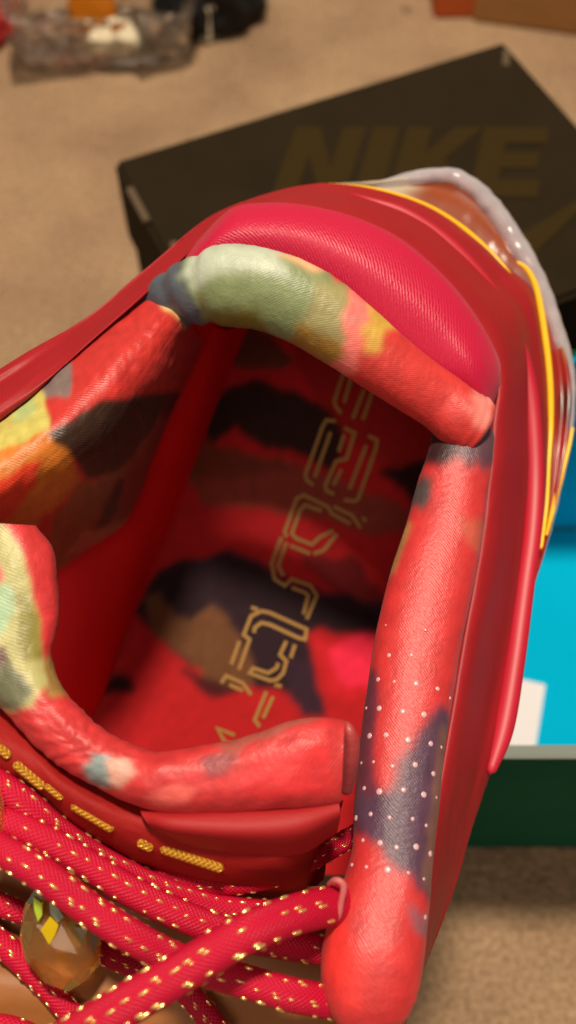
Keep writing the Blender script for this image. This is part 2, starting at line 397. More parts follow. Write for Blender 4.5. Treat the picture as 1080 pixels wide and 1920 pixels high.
def lump(name, c, sx, sy, sz, m, seed, label, cat):
    bm = bmesh.new(); bmesh.ops.create_icosphere(bm, subdivisions=5, radius=1)
    for v in bm.verts:
        n = fbm(v.co.x * 1.6 + seed, v.co.y * 1.6, v.co.z * 1.6, 4); k = 1 + 0.22 * n
        v.co = Vector((v.co.x * sx * k, v.co.y * sy * k, max(0.0, (v.co.z + 0.55) * sz * k)))
    me = bpy.data.meshes.new(name); bm.to_mesh(me); bm.free(); me.shade_smooth(); o = link(name, me, m); o.location = (c[0], c[1], 0.001)
    return tag(o, label, cat)
lump('black_bag', G(378, 62) + np.array((0.004, 0.026, 0)), 0.042, 0.04, 0.05, M['black'], 3.0, 'crumpled black cloth behind the plastic tray', 'cloth')
lump('red_cloth', G(20, 20) + np.array((-0.02, 0.06, 0)), 0.075, 0.045, 0.035, M['redcloth'], 9.0, 'crumpled red cloth behind the left of the plastic tray', 'cloth')
lump('red_scrap', G(2, 75) + np.array((-0.012, 0.005, 0)), 0.022, 0.02, 0.016, M['redcloth'], 5.0, 'small red scrap left of the plastic tray', 'cloth')
def carton(name, p, sx, sy, sz, rz, m, m2, label):
    e = empty(name, (p[0], p[1], 0)); e.rotation_euler = (0, 0, rz); tag(e, label, 'box')
    slab('box_body', -sx / 2, sx / 2, 0, sy, 0, sz, m, e, 0.002); slab('lid', -sx / 2 - .002, sx / 2 + .002, -.002, sy + .002, sz + .0005, sz + .012, m2, e, 0.002)
carton('orange_box', G(903, 34), 0.068, 0.10, 0.05, 0.03, M['orangecard'], M['orangecard'], 'small orange carton at the far edge above the black box')
carton('cardboard_box', G(1052, 64), 0.125, 0.12, 0.05, -0.22, M['kraft'], M['kraft'], 'brown cardboard box at the top right of the carpet')
carton('dark_box', G(958, 30), 0.012, 0.06, 0.05, -0.1, M['darkcard'], M['darkcard'], 'narrow dark box between the orange carton and the cardboard box')

# ------------------------------------------------------------------ the sneaker
BASE = W(560, 1000, 0.37)
S = empty('sneaker', BASE); tag(S, 'red sneaker with floral collar, pink heel, gold flecked laces and clear sole', 'sneaker')
# --- insole plane
I0, I1, I2 = W(460, 600, 0.318), W(800, 830, 0.315), W(250, 1400, 0.300)
IN = unit(np.cross(I1 - I0, I2 - I0))
if np.dot(IN, I0 - np.array((0, 0, H))) > 0: IN = -IN
def ins(px, py, off=0.0):
    r = W(px, py, 1.0) - np.array((0, 0, H)); o = np.array((0, 0, H))
    t = np.dot(I0 + IN * off - o, IN) / np.dot(r, IN); return o + r * t
def insd(px, py): return float(np.dot(ins(px, py) - np.array((0, 0, H)), np.array((0, sa, -ca))))
ys = np.linspace(500, 1640, 330)
le = lambda y: np.interp(y, [500, 540, 600, 780, 960, 1080, 1200, 1310, 1420, 1640], [560, 470, 425, 370, 305, 255, 205, 165, 125, 60])
re = lambda y: np.interp(y, [500, 540, 600, 700, 800, 900, 1100, 1300, 1640], [600, 690, 760, 820, 850, 850, 810, 770, 700])
insole_paint = painter((178, 26, 30), [
    ([(380, 600), (470, 600), (520, 640), (560, 680), (480, 700), (430, 690), (380, 700)], (96, 50, 34)),
    ([(540, 600), (640, 640), (800, 760), (820, 830), (760, 880), (690, 860), (640, 800), (600, 760), (560, 690)], (150, 24, 22)),
    ([(360, 800), (420, 725), (480, 712), (560, 735), (620, 775), (650, 830), (620, 880), (560, 850), (500, 840), (440, 800), (400, 830)], (44, 24, 18)),
    ([(340, 880), (420, 850), (520, 860), (620, 890), (700, 930), (820, 960), (840, 1000), (700, 1000), (560, 965), (460, 950), (380, 950)], (132, 52, 40)),
    ([(330, 820), (400, 830), (470, 850), (560, 880), (460, 890), (350, 900)], (110, 46, 32)),
    ([(700, 880), (760, 875), (840, 850), (850, 960), (790, 960), (760, 930)], (42, 16, 16)),
    ([(560, 1050), (660, 1040), (730, 1130), (760, 1170), (720, 1180), (640, 1120)], (112, 24, 26)),
    ([(250, 1150), (290, 1080), (350, 1045), (430, 1035), (490, 1050), (540, 1085), (600, 1105), (680, 1130), (770, 1120), (780, 1190), (700, 1195), (600, 1180), (570, 1190), (590, 1260), (610, 1340), (570, 1330), (520, 1290), (440, 1290), (380, 1260), (340, 1240), (290, 1195)], (42, 24, 32)),
    ([(270, 1120), (300, 1110), (330, 1155), (360, 1160), (400, 1130), (440, 1180), (470, 1220), (470, 1290), (400, 1275), (330, 1225), (285, 1190)], (104, 66, 40)),
    ([(540, 1230), (575, 1240), (600, 1290), (612, 1345), (570, 1340), (540, 1300)], (52, 30, 44)),
    ([(585, 1200), (700, 1190), (780, 1190), (780, 1300), (640, 1310), (615, 1290)], (196, 28, 38)),
    ([(615, 1210), (690, 1190), (780, 1200), (780, 1290), (680, 1290), (640, 1280)], (226, 40, 70)),  # bright pink spot of direct light, painted into the insole colour
    ([(192, 1285), (215, 1262), (245, 1268), (262, 1298), (230, 1302), (195, 1300)], (40, 12, 10)),
    ([(330, 1250), (420, 1275), (450, 1300), (400, 1310)], (70, 20, 26)),
], warp=9.0, wf=0.02, seed=1.0)
mI = 220
P = np.zeros((len(ys), mI, 3)); cI = np.zeros((len(ys), mI, 3)); U = np.zeros((len(ys), mI, 2))
for i, y in enumerate(ys):
    for j, x in enumerate(np.linspace(le(y), re(y), mI)):
        P[i, j] = ins(x, y); cI[i, j] = insole_paint(x, y); U[i, j] = (x / 60, y / 60)
insole = grid('insole', P, M['lining'], S, BASE, uv=U, cols=cI)
# --- gold outline lettering printed on the insole
GLY = [
 [[(649, 683), (646.7, 691.7), (635, 726.7), (626.7, 753.3), (630, 763.3), (640, 775)], [(664, 688), (653.3, 726.7), (645, 755)], [(683, 730), (673, 755), (661.7, 785)], [(690, 720), (700, 730), (690, 760), (680, 786.7)]],
 [[(630, 790), (612.5, 787.5), (605, 800), (572.5, 890), (575, 900), (587.5, 910)], [(620, 810), (590, 895)], [(645, 802), (665, 812), (650, 860), (630, 865), (610, 910), (612, 920), (627, 927)], [(645, 815), (635, 847)], [(640, 880), (625, 910)], [(690, 817), (707, 825), (705, 840), (672, 935), (665, 940), (645, 937)], [(687, 835), (655, 917)]],
 [[(657, 982), (622, 963), (614.6, 950), (569, 928), (556, 934.6), (534, 997.6), (537, 1007)], [(625.6, 950), (660, 966), (676, 990)], [(680, 970), (686, 978)], [(603.5, 958), (572, 947), (562.6, 956.7), (547, 1000.8), (556, 1010), (584.7, 1021), (600, 1007), (625.6, 994.5)], [(543.7, 1022.8), (581.5, 1038.5)], [(632, 1000.8), (606.7, 1032), (588, 1038.5)], [(528, 1007), (509, 1057), (515, 1086), (534, 1098), (547, 1086), (581.5, 1098), (594, 1117), (575, 1161)], [(537, 1016.5), (521.7, 1060.6), (531, 1079.5)], [(547, 1101.5), (572, 1111), (578, 1117), (569, 1152)]],
 [[(471, 1139), (484, 1143)], [(433.5, 1246), (449, 1202)], [(448, 1256), (468, 1199), (457, 1190), (471, 1155), (490, 1145.6), (506, 1149), (575, 1180), (572, 1199), (559.5, 1196), (506, 1171), (490, 1167.6), (477.6, 1177), (476, 1186.5)], [(537, 1202), (525, 1227.5), (537, 1240), (531, 1262), (518.5, 1274.7), (506, 1276), (468, 1262), (474.5, 1252.6), (503, 1262), (518.5, 1252.6), (521.7, 1243)], [(553, 1208.6), (545, 1233.8)], [(515, 1284), (528, 1287)]],
 [[(414.6, 1281), (424, 1267), (455.6, 1281), (471, 1303)], [(430, 1284), (455.6, 1295)], [(499.6, 1296.7), (477.6, 1350), (487, 1363)], [(512, 1306), (493, 1347)], [(440, 1378.6), (408, 1366), (421, 1391), (470, 1410)]]]
def ribbon(bm, pts, hw, th):
    p = np.array(pts, float); n = len(p); L = []; Rr = []
    for i in range(n):
        a = unit(p[i] - p[i - 1]) if i else None; b = unit(p[i + 1] - p[i]) if i < n - 1 else None
        t = unit((a if a is not None else b) + (b if b is not None else a)); nn = np.array((-t[1], t[0]))
        k = hw / max(0.5, abs(np.dot(nn, np.array((-b[1], b[0]))) if b is not None else 1.0))
        L.append(p[i] + nn * k); Rr.append(p[i] - nn * k)
    v = []
    for off in (0.0001, th):
        v.append([bm.verts.new(tuple(ins(q[0], q[1], off) - BASE)) for q in L]); v.append([bm.verts.new(tuple(ins(q[0], q[1], off) - BASE)) for q in Rr])
    for i in range(n - 1):
        bm.faces.new((v[2][i], v[2][i + 1], v[3][i + 1], v[3][i]))
        bm.faces.new((v[0][i], v[0][i + 1], v[2][i + 1], v[2][i])); bm.faces.new((v[3][i], v[3][i + 1], v[1][i + 1], v[1][i]))
for g in GLY:
    bm = bmesh.new()
    for st in g: ribbon(bm, st, 3.5, 0.00035)
    bmesh.ops.recalc_face_normals(bm, faces=bm.faces[:])
    me = bpy.data.meshes.new('letter'); bm.to_mesh(me); bm.free(); link('letter', me, M['goldprint'], insole)

# --- heel and side walls of the lining
def E(px, py, d): return (px, py, d)
left_p = painter((188, 44, 39), [
    ([(280, 548), (300, 515), (330, 560), (362, 600), (350, 622), (315, 585)], (206, 172, 110)),
    ([(40, 760), (118, 662), (138, 690), (130, 738), (100, 742), (88, 752)], (124, 106, 102)),
    ([(-120, 800), (0, 740), (60, 705), (86, 745), (92, 800), (45, 832), (-120, 900)], (196, 184, 96)),
    ([(20, 752), (60, 735), (70, 775), (30, 800)], (176, 190, 120)),
    ([(-120, 900), (45, 830), (95, 798), (132, 850), (152, 900), (118, 935), (60, 1000), (-120, 1120)], (198, 112, 34)),
    ([(-120, 960), (0, 900), (40, 880), (74, 862), (70, 905), (50, 940), (0, 985), (-120, 1060)], (222, 62, 36)),
    ([(150, 905), (200, 890), (262, 850), (240, 900), (190, 980), (120, 1060), (60, 1090), (110, 960)], (136, 82, 44)),
    ([(93, 812), (150, 776), (205, 750), (270, 742), (345, 735), (322, 780), (262, 850), (205, 888), (165, 893), (138, 858)], (52, 28, 15)),
    ([(150, 1010), (190, 945), (235, 880), (300, 780), (316, 800), (280, 880), (246, 965), (200, 1008)], (134, 66, 46)),
    ([(178, 990), (205, 935), (225, 895), (236, 900), (214, 960), (190, 1000)], (66, 28, 18)),
    ([(120, 1040), (150, 1000), (200, 985), (245, 965), (235, 990), (160, 1030)], (176, 110, 84)),
], warp=9, wf=0.02, seed=4.0)
loft('collar_padding', [[E(324, 516, .241), E(216, 590, .236), E(118, 676, .229), E(38, 748, .223), E(-100, 862, .216)],
                     [E(332, 532, .2355), E(230, 606, .2265), E(131, 692, .2195), E(50, 766, .2135), E(-94, 882, .2065)],
                     [E(344, 560, .2325), E(262, 642, .2195), E(170, 732, .2115), E(84, 812, .2055), E(-90, 945, .199)],
                     [E(354, 590, .2335), E(298, 686, .2235), E(218, 786, .2155), E(125, 870, .2095), E(-90, 1010, .203)],
                     [E(366, 622, .245), E(322, 724, .240), E(250, 842, .233), E(155, 930, .227), E(-90, 1070, .220)],
                     [E(376, 634, .262), E(332, 722, .258), E(262, 862, .252), E(180, 968, .247), E(-90, 1120, .240)],
                     [E(383, 642, .283), E(345, 725, .280), E(294, 842, .276), E(244, 965, .271), E(185, 1018, .268), E(80, 1090, .266), E(-90, 1210, .262)]],
     M['print'], S, BASE, 260, 150, col=lambda u, v, p: left_p(p[0], p[1]), disp=lambda u, v: .0005 * fbm(u * 7, v * 3) + .00010 * fbm(u * 3, v * 16) * min(1, v * 2) + .00014 * math.sin(u * 150 + v * 14 + 4 * fbm(u * 9, v * 5)) * max(0, 1 - u / .35) * math.exp(-((v - .3) / .2) ** 2))
cl = [(470, 605), (430, 700), (380, 830), (330, 960), (280, 1080), (230, 1200), (190, 1310), (120, 1440), (60, 1600)]
loft('lining_tape', [[E(380, 605, .286), E(328, 705, .285), E(268, 840, .282), E(212, 955, .278), E(140, 1000, .275), E(40, 1060, .272), E(-90, 1150, .27)],
                     [E(420, 618, .292), E(385, 720, .292), E(330, 850, .291), E(285, 970, .289), E(215, 1120, .285), E(130, 1260, .28), E(30, 1400, .28)],
                     [E(a, b, insd(a, b) - 0.001) for a, b in cl]], M['strip'], S, BASE, 120, 30)
loft('heel_lining', [[E(318, 622, .238), E(360, 590, .236), E(430, 500, .238), E(560, 500, .24), E(700, 590, .24), E(800, 680, .238), E(900, 780, .234)],
                     [E(372, 660, .28), E(400, 600, .28), E(450, 530, .282), E(570, 510, .284), E(700, 590, .284), E(790, 680, .28), E(880, 800, .276)],
                     [E(405, 690, .322), E(430, 610, .322), E(470, 545, .322), E(580, 510, .324), E(690, 570, .322), E(780, 660, .32), E(850, 800, .316)]], M['strip'], S, BASE, 60, 20)
rw = painter((196, 34, 40), [([(640, 1290), (700, 1240), (720, 1420), (660, 1450)], (150, 24, 34))], warp=8, wf=0.02, seed=8)
loft('side_lining', [[E(880, 790, .236), E(850, 960, .226), E(800, 1150, .214), E(765, 1350, .205), E(745, 1600, .195), E(740, 1950, .185)],
                     [E(868, 800, .275), E(845, 960, .27), E(790, 1150, .262), E(745, 1350, .25), E(715, 1600, .24), E(700, 1950, .235)],
                     [E(850, 810, insd(850, 810)), E(830, 960, insd(830, 960)), E(770, 1150, insd(770, 1150) - .001), E(700, 1350, insd(700, 1350) - .001), E(660, 1600, .30), E(600, 1950, .30)]],
     M['lining'], S, BASE, 100, 40, col=lambda u, v, p: rw(p[0], p[1]))

# --- collar rolls
def wr(seed, amp, fu, fv):
    return lambda u, th: amp * fbm(u * fu + seed, math.cos(th) * fv, math.sin(th) * fv + seed)
heel_p = painter((200, 52, 48), [
    ([(-0.020, -.1), (0.168, -.1), (0.194, .5), (0.168, 1.1), (-0.020, 1.1)], (78, 84, 94)),
    ([(0.159, -.1), (0.451, -.1), (0.539, .5), (0.575, 1.1), (0.159, 1.1)], (124, 136, 92)),
    ([(0.168, -.1), (0.345, -.1), (0.380, .22), (0.274, .36), (0.203, .40), (0.168, .5)], (178, 186, 166)),
    ([(0.186, .78), (0.345, .74), (0.380, 1.1), (0.168, 1.1)], (112, 104, 40)),
    ([(0.345, .05), (0.398, -.1), (0.451, -.1), (0.433, .1)], (222, 170, 128)),
    ([(0.433, .2), (0.522, -.1), (0.557, .3), (0.593, .7), (0.610, 1.1), (0.469, 1.1), (0.451, .6)], (150, 142, 92)),
    ([(0.469, .72), (0.610, .62), (0.646, 1.1), (0.433, 1.1)], (150, 112, 44)),
    ([(0.504, -.1), (0.584, -.1), (0.610, .4), (0.663, 1.1), (0.610, 1.1), (0.566, .5)], (236, 116, 108)),
    ([(0.579, -.1), (0.646, -.1), (0.663, .3), (0.650, .56), (0.624, .5), (0.593, .2)], (204, 160, 66)),
    ([(0.920, -.1), (0.982, -.1), (0.982, .5), (0.938, .4)], (226, 130, 120)),
], warp=0.03, wf=8, seed=5.0, asp=0.7)
def heel_disp(u, th):
    k = .02 * fbm(u * 10, math.cos(th), math.sin(th))
    if u < .21: k += .05 * math.sin((u * 150 + 1.2 * math.cos(th))) * min(1, (.21 - u) / .1) - 0.12 * math.exp(-((u - .18) / .018) ** 2)
    k += .003 * math.sin(u * 230 + 4 * math.cos(th) + 5 * fbm(u * 12, th, 5))
    if u > .93: k += .035 * math.sin(u * 330 + 2 * math.cos(th)) * (u - .93) / .07
    return k
tube('heel_padding', [(282, 612, .2440, 40), (306, 574, .2365, 46), (342, 556, .2315, 56), (385, 542, .2285, 70), (440, 536, .226, 76), (510, 548, .225, 75), (580, 578, .225, 74), (645, 622, .2255, 68), (705, 668, .2265, 62), (765, 712, .228, 57), (825, 752, .2295, 54), (862, 782, .2295, 57), (902, 808, .2315, 60)],
     M['print'], S, BASE, 240, 96, 0.78, heel_disp, lambda u, v, th: heel_p(u, v), cap=.3)
right_p = painter((194, 46, 47), [
    ([(-.02, -.1), (.090, -.1), (.080, .5), (.072, 1.1), (-.02, 1.1)], (88, 56, 68)),
    ([(-.02, -.1), (.098, -.1), (.085, .4), (-.02, .5)], (50, 24, 26)),
    ([(.12, -.1), (.165, -.1), (.175, .16), (.15, .28), (.12, .2)], (74, 66, 66)),
    ([(.18, -.1), (.28, -.1), (.27, .07), (.20, .1)], (170, 120, 70)),
    ([(.17, .62), (.20, .7), (.20, 1.1), (.16, 1.1)], (190, 84, 66)),
    ([(.40, -.1), (.66, -.1), (.69, .12), (.66, .34), (.60, .26), (.50, .17), (.42, .12)], (98, 40, 56)),
    ([(.47, .82), (.54, .6), (.56, .5), (.60, .46), (.625, .20), (.60, .1), (.64, -.1), (.66, .1), (.70, .26), (.735, .62), (.755, 1.1), (.47, 1.1)], (80, 50, 72)),
    ([(.50, .90), (.74, .88), (.75, 1.1), (.48, 1.1)], (118, 80, 72)),
    ([(.775, .84), (.79, .74), (.81, .84), (.82, 1.1), (.77, 1.1)], (146, 84, 96)),
    ([(.83, .1), (.9, .0), (.95, .4), (.88, .5)], (222, 50, 46)),
], warp=0.02, wf=11, seed=11.0, asp=0.5)
def right_disp(u, th):
    k = .022 * fbm(u * 7 + 7, math.cos(th) * 1.2, math.sin(th) * 1.2)
    w = max(0, 1 - u / .22) + .8 * max(0, (u - .82) / .18)
    return k + .007 * w * math.sin(u * 260 + 5 * math.cos(th) + 5 * fbm(u * 14, th, 3))
RP = [(870, 785, .238, 58), (864, 850, .2325, 60), (848, 920, .230, 66), (832, 1000, .226, 71), (806, 1100, .221, 78), (784, 1200, .216, 81), (768, 1300, .211, 80), (754, 1400, .206, 79), (744, 1500, .201, 79), (736, 1600, .196, 76), (725, 1670, .1925, 82), (708, 1740, .1895, 92), (698, 1800, .187, 96), (692, 1860, .1855, 90), (690, 1915, .1845, 70), (690, 1950, .184, 50)]
rt, (rc, rA, rB, rr, rs) = tube('collar_padding', RP, M['print'], S, BASE, 300, 110, 0.68, right_disp, lambda u, v, th: right_p(u, 1 - v), cap=.8, sq=.9)
# raised dots on the right roll, their glints put in as a pale colour
def on_tube(fr, u, th, flat, lift):
    c, A, B, r, s = fr; n = len(c); x = u * (n - 1); i = min(int(x), n - 2); f = x - i
    L = lambda a: a[i] * (1 - f) + a[i + 1] * f
    d = math.cos(th) * L(A) + flat * math.sin(th) * L(B)
    return L(c) + L(r) * d * (1 + lift), unit(math.cos(th) * L(A) / 1 + math.sin(th) * L(B) / flat), unit(c[i + 1] - c[i])
def blob_mesh(name, items, mat, parent, seg=8):
    """items: centre, normal, tangent, half length, half width, height -> little domes in one mesh"""
    vs, fs = [], []
    for c, n, t, a, b, h in items:
        s_ = unit(np.cross(n, t)); t = unit(np.cross(s_, n)); k = len(vs)
        for ring, (rr_, hh) in enumerate(((1.0, -0.3), (0.85, .55), (0.45, .92))):
            for j in range(seg):
                an = 2 * math.pi * j / seg
                vs.append(tuple(c + t * a * rr_ * math.cos(an) + s_ * b * rr_ * math.sin(an) + n * h * hh - BASE))
        vs.append(tuple(c + n * h - BASE))
        for r_ in range(2):
            for j in range(seg):
                j2 = (j + 1) % seg; fs.append((k + r_ * seg + j, k + (r_ + 1) * seg + j, k + (r_ + 1) * seg + j2, k + r_ * seg + j2))
        for j in range(seg): fs.append((k + 2 * seg + j, k + 3 * seg, k + 2 * seg + (j + 1) % seg))
    me = bpy.data.meshes.new(name); me.from_pydata(vs, [], fs); bm = bmesh.new(); bm.from_mesh(me); bmesh.ops.recalc_face_normals(bm, faces=bm.faces[:]); bm.to_mesh(me); bm.free()
    me.shade_smooth(); o = link(name, me, mat, parent); return tag(o, kind='stuff')
its = []
for i in range(11):
    u = 0.36 + i * 0.042
    for j in range(5):
        th = 0.45 + (j + (0.5 if i % 2 else 0)) * 0.5
        if th > 2.8 or (u > .74 and random.random() < .8) or (u < .42 and random.random() < .5): continue
        p, n, t = on_tube((rc, rA, rB, rr, rs), u + random.uniform(-.004, .004), th + random.uniform(-.07, .07), 0.68, 0.02)
        k = random.uniform(.5, 1.1) * (0.7 if u < .42 else 1); its.append((p, n, t, 0.0007 * k, 0.00066 * k, 0.00016))
blob_mesh('raised_dots', its, M['dot'], rt)

# --- heel panel
loft('heel_panel', [[E(330, 560, .2365), E(400, 500, .2335), E(480, 488, .2325), E(560, 510, .2325), (640, 560, .2325), E(710, 625, .2325), E(780, 690, .233), E(850, 740, .234), E(905, 790, .236)],
                    [E(345, 500, .2345), E(415, 435, .2320), E(490, 425, .2310), E(590, 445, .2310), E(680, 490, .2310), E(765, 555, .2315), E(835, 620, .232), E(890, 690, .232), E(915, 770, .236)],
                    [E(350, 474, .2415), E(425, 398, .2385), E(480, 382, .2385), E(560, 384, .2385), E(650, 404, .2385), E(740, 445, .2385), E(820, 510, .2385), E(882, 582, .2385), E(926, 655, .239), E(938, 710, .2395), E(920, 775, .240)],
                    [E(350, 474, .246), E(425, 400, .248), E(480, 388, .248), E(560, 391, .248), E(650, 411, .248), E(740, 452, .248), E(820, 517, .248), E(878, 587, .248), E(920, 658, .248), E(930, 710, .248), E(915, 770, .247)]],
     M['pink'], S, BASE, 140, 50)
# --- outer shell
ST = [(-90, 850, -90, 745, .206, .222), (60, 742, 60, 655, .216, .230), (170, 642, 170, 590, .224, .238), (300, 527, 300, 481, .234, .246), (388, 442, 398, 404, .242, .252), (478, 386, 490, 367, .243, .258),
      (560, 388, 600, 345, .243, .266), (650, 408, 700, 354, .243, .270), (738, 449, 795, 383, .243, .273), (816, 514, 870, 430, .243, .275), (876, 586, 945, 495, .243, .276), (920, 660, 1000, 545, .243, .276),
      (931, 715, 1022, 650, .243, .275), (922, 790, 1030, 760, .240, .274), (918, 860, 1028, 880, .237, .270), (902, 1000, 1018, 1000, .230, .264), (878, 1130, 1000, 1100, .223, .256), (853, 1270, 968, 1255, .216, .246),
      (832, 1400, 934, 1400, .209, .236), (815, 1520, 893, 1530, .203, .226), (805, 1640, 858, 1650, .197, .217), (798, 1740, 826, 1735, .193, .210), (785, 1840, 800, 1800, .190, .206), (750, 1930, 770, 1880, .188, .205), (725, 2020, 752, 1990, .190, .208), (700, 2200, 740, 2170, .196, .214), (660, 2450, 710, 2420, .210, .228), (590, 2700, 650, 2680, .236, .252)]
def lerp(a, b, t): return a + (b - a) * t
def scol(f, dd, ox=0, inward=0.0):
    r = []
    for xi, yi, xo, yo, di, do in ST:
        k = math.hypot(xo - xi, yo - yi) + 1e-6
        x, y = lerp(xi, xo, f), lerp(yi, yo, f); cx, cy = 480, 1050
        x += (cx - x) * inward; y += (cy - y) * inward
        r.append((x, y, lerp(di, do, max(f, 0.0) ** 1.35) + (dd if dd > .004 else dd * min(1.0, max(0.0, (k - 60) / 50)))))
    return r
loft('outer_shell', [scol(-.12, .010), scol(0, 0.002), scol(.25, -.0012), scol(.55, -.001), scol(.72, .0010), scol(.9, -.002), scol(1.0, .001), scol(1.0, .014, inward=.02), scol(1.0, .05, inward=.05), scol(1.0, .09, inward=.09)],
     M['shell'], S, BASE, 260, 70, disp=lambda u, v: 0.0003 * fbm(u * 20, v * 4))
tube('heel_ridge', [(588, 371, .2615, 11), (640, 373, .2615, 13), (690, 383, .2615, 14), (760, 408, .2615, 17), (840, 464, .2615, 18), (915, 548, .2615, 18), (965, 640, .2615, 18), (988, 720, .261, 18), (998, 800, .2595, 18), (1002, 900, .2565, 18), (997, 1000, .252, 18), (984, 1100, .247, 18), (964, 1250, .239, 19), (943, 1370, .2325, 19), (918, 1452, .228, 9)],
     M['ridge'], S, BASE, 160, 16, 0.62)
# --- clear sole round the heel
corep = painter((142, 68, 38), [
    ([(.0, -1), (.1, -1), (.16, .5), (.1, 2), (0, 2)], (190, 176, 150)),
    ([(.56, -1), (1, -1), (1, 2), (.52, 2), (.5, .5)], (150, 34, 26)),
    ([(.62, .3), (.66, .2), (.72, .6), (.68, .8)], (60, 20, 12)), ([(.74, .5), (.78, .4), (.86, .9), (.8, .9)], (60, 20, 12)),
    ([(.5, .4), (.56, .3), (.6, .9), (.54, .9)], (150, 130, 90)),
    ([(.2, .75), (.5, .75), (.5, 2), (.2, 2)], (176, 52, 40))], warp=.04, wf=6, seed=3)
OUT = [(625, 346, .276), (720, 340, .283), (770, 330, .287), (815, 325, .289), (860, 331, .290), (900, 356, .290), (943, 408, .290), (982, 468, .289), (1018, 538, .288), (1044, 607, .287), (1063, 660, .286), (1073, 715, .285), (1073, 770, .283), (1062, 850, .280), (1043, 945, .275), (1022, 1030, .269), (996, 1110, .262)]
INN = [(605, 352, .269), (700, 362, .273), (750, 372, .275), (790, 384, .2765), (830, 404, .277), (868, 430, .278), (905, 462, .278), (945, 495, .278), (985, 530, .278), (1008, 580, .278), (1018, 650, .278), (1024, 715, .277), (1027, 770, .276), (1025, 850, .273), (1019, 945, .268), (1010, 1030, .263), (992, 1105, .257)]
MID = [((a[0] + b[0]) / 2, (a[1] + b[1]) / 2, max(a[2], b[2]) - .004) for a, b in zip(OUT, INN)]
loft('sole_core', [INN, MID, [(a, b, c) for a, b, c in OUT], [(a - (a - 480) * .06, b - (b - 1050) * .06, c + .05) for a, b, c in OUT]], M['core'], S, BASE, 160, 40, col=lambda u, v, p: corep(u, v))
rad = [7, 10, 14, 17, 19, 20, 21, 21, 20, 18, 15, 13, 12, 11, 10, 8, 5]
sole, _ = tube('clear_sole', [(a - (a - 480) * .012, b - (b - 1050) * .010, c - .002, r) for (a, b, c), r in zip(OUT, rad)], M['clear'], S, BASE, 160, 20, 1.2, wr(3, .12, 40, .8))
tube('yellow_piping', [(612, 345, .2655, 2.5), (700, 354, .2705, 3.2), (790, 381, .2725, 4), (860, 422, .2740, 5), (918, 474, .2745, 6), (960, 524, .272, 6), (978, 551, .2705, 3)], M['yellow'], S, BASE, 90, 10, .6)
tube('yellow_piping', [(968, 490, .2735, 3), (990, 508, .2735, 5), (1008, 550, .2735, 6), (1023, 640, .273, 6.5), (1031, 720, .2725, 6.5), (1032, 800, .2715, 6), (1028, 870, .2685, 5), (1024, 950, .2655, 4.5), (1014, 1030, .2605, 3.5)], M['yellow'], S, BASE, 110, 10, .6)
tube('yellow_piping', [(1074, 800, .2775, 3), (1066, 840, .276, 4), (1050, 900, .2735, 5), (1034, 965, .269, 4), (1024, 1005, .2655, 2.5)], M['yellow'], S, BASE, 60, 10, .6)
# --- sole slab and forefoot below the frame
P = np.zeros((2, 40, 3)); 
for j in range(40):
    a = 2 * math.pi * j / 40; c = ins(500, 1050, -.004); ax = unit(ins(330, 1500) - ins(700, 600)); ay = np.cross(IN, ax)
    for i in range(2): P[i, j] = c - IN * (.002 + .024 * i) + ax * (.085 * math.cos(a)) * (1.0 if math.cos(a) < 0 else 1.35) + ay * .036 * math.sin(a)
grid('outsole', P, M['clear'], S, BASE, closed=True, caps=True)
ax = unit(ins(330, 1500) - ins(700, 600)); ay = np.cross(IN, ax)
o0 = ins(430, 1350); P = np.zeros((26, 36, 3))
for i in range(26):
    t = i / 25; c = o0 + ax * (.075 + .115 * t); hh = (.062 - .03 * t) * math.sqrt(max(0.01, 1 - t ** 5)); ww = .047 * math.sqrt(max(0.01, 1 - t ** 4))
    for j in range(36):
        a = 2 * math.pi * j / 36; P[i, j] = c + ay * ww * math.cos(a) + IN * (hh * math.sin(a) if math.sin(a) > 0 else .022 * math.sin(a))
grid('toe_upper', P, M['shell'], S, BASE, closed=True, caps=True)

# --- tongue
tl = painter((198, 50, 52), [
    ([(-120, 960), (8, 976), (30, 1010), (48, 1060), (60, 1100), (70, 1160), (78, 1230), (88, 1280), (62, 1322), (20, 1334), (-120, 1330)], (178, 172, 112)),
    ([(-120, 1085), (20, 1090), (32, 1140), (12, 1185), (-120, 1190)], (160, 188, 148)),
    ([(36, 1110), (62, 1130), (74, 1180), (76, 1235), (44, 1244), (34, 1180)], (134, 126, 56)),
    ([(-120, 1250), (8, 1228), (36, 1262), (62, 1300), (40, 1328), (-120, 1336)], (104, 104, 78)),
    ([(-120, 1215), (6, 1210), (14, 1240), (-10, 1262), (-120, 1260)], (92, 54, 42)),
    ([(-30, 1062), (4, 1066), (8, 1088), (-30, 1092)], (206, 96, 92)),
    ([(76, 1240), (96, 1228), (126, 1298), (92, 1312)], (156, 120, 62)),
    ([(92, 1020), (118, 1060), (118, 1240), (98, 1240), (104, 1120)], (170, 40, 42)),
    ([(158, 1442), (178, 1414), (214, 1424), (202, 1476), (170, 1468)], (126, 140, 138)),
    ([(202, 1432), (240, 1418), (256, 1446), (222, 1482), (206, 1472)], (206, 150, 132)),
    ([(372, 1428), (420, 1398), (446, 1410), (424, 1454), (394, 1460)], (152, 62, 68)),
    ([(400, 1392), (520, 1352), (600, 1338), (600, 1352), (525, 1374), (420, 1412)], (172, 84, 74)),
    ([(270, 1490), (330, 1470), (370, 1480), (350, 1510), (290, 1515)], (220, 92, 84)),
    ([(430, 1460), (540, 1400), (620, 1400), (620, 1490), (470, 1500)], (214, 48, 52)),
], warp=9, wf=.02, seed=21)
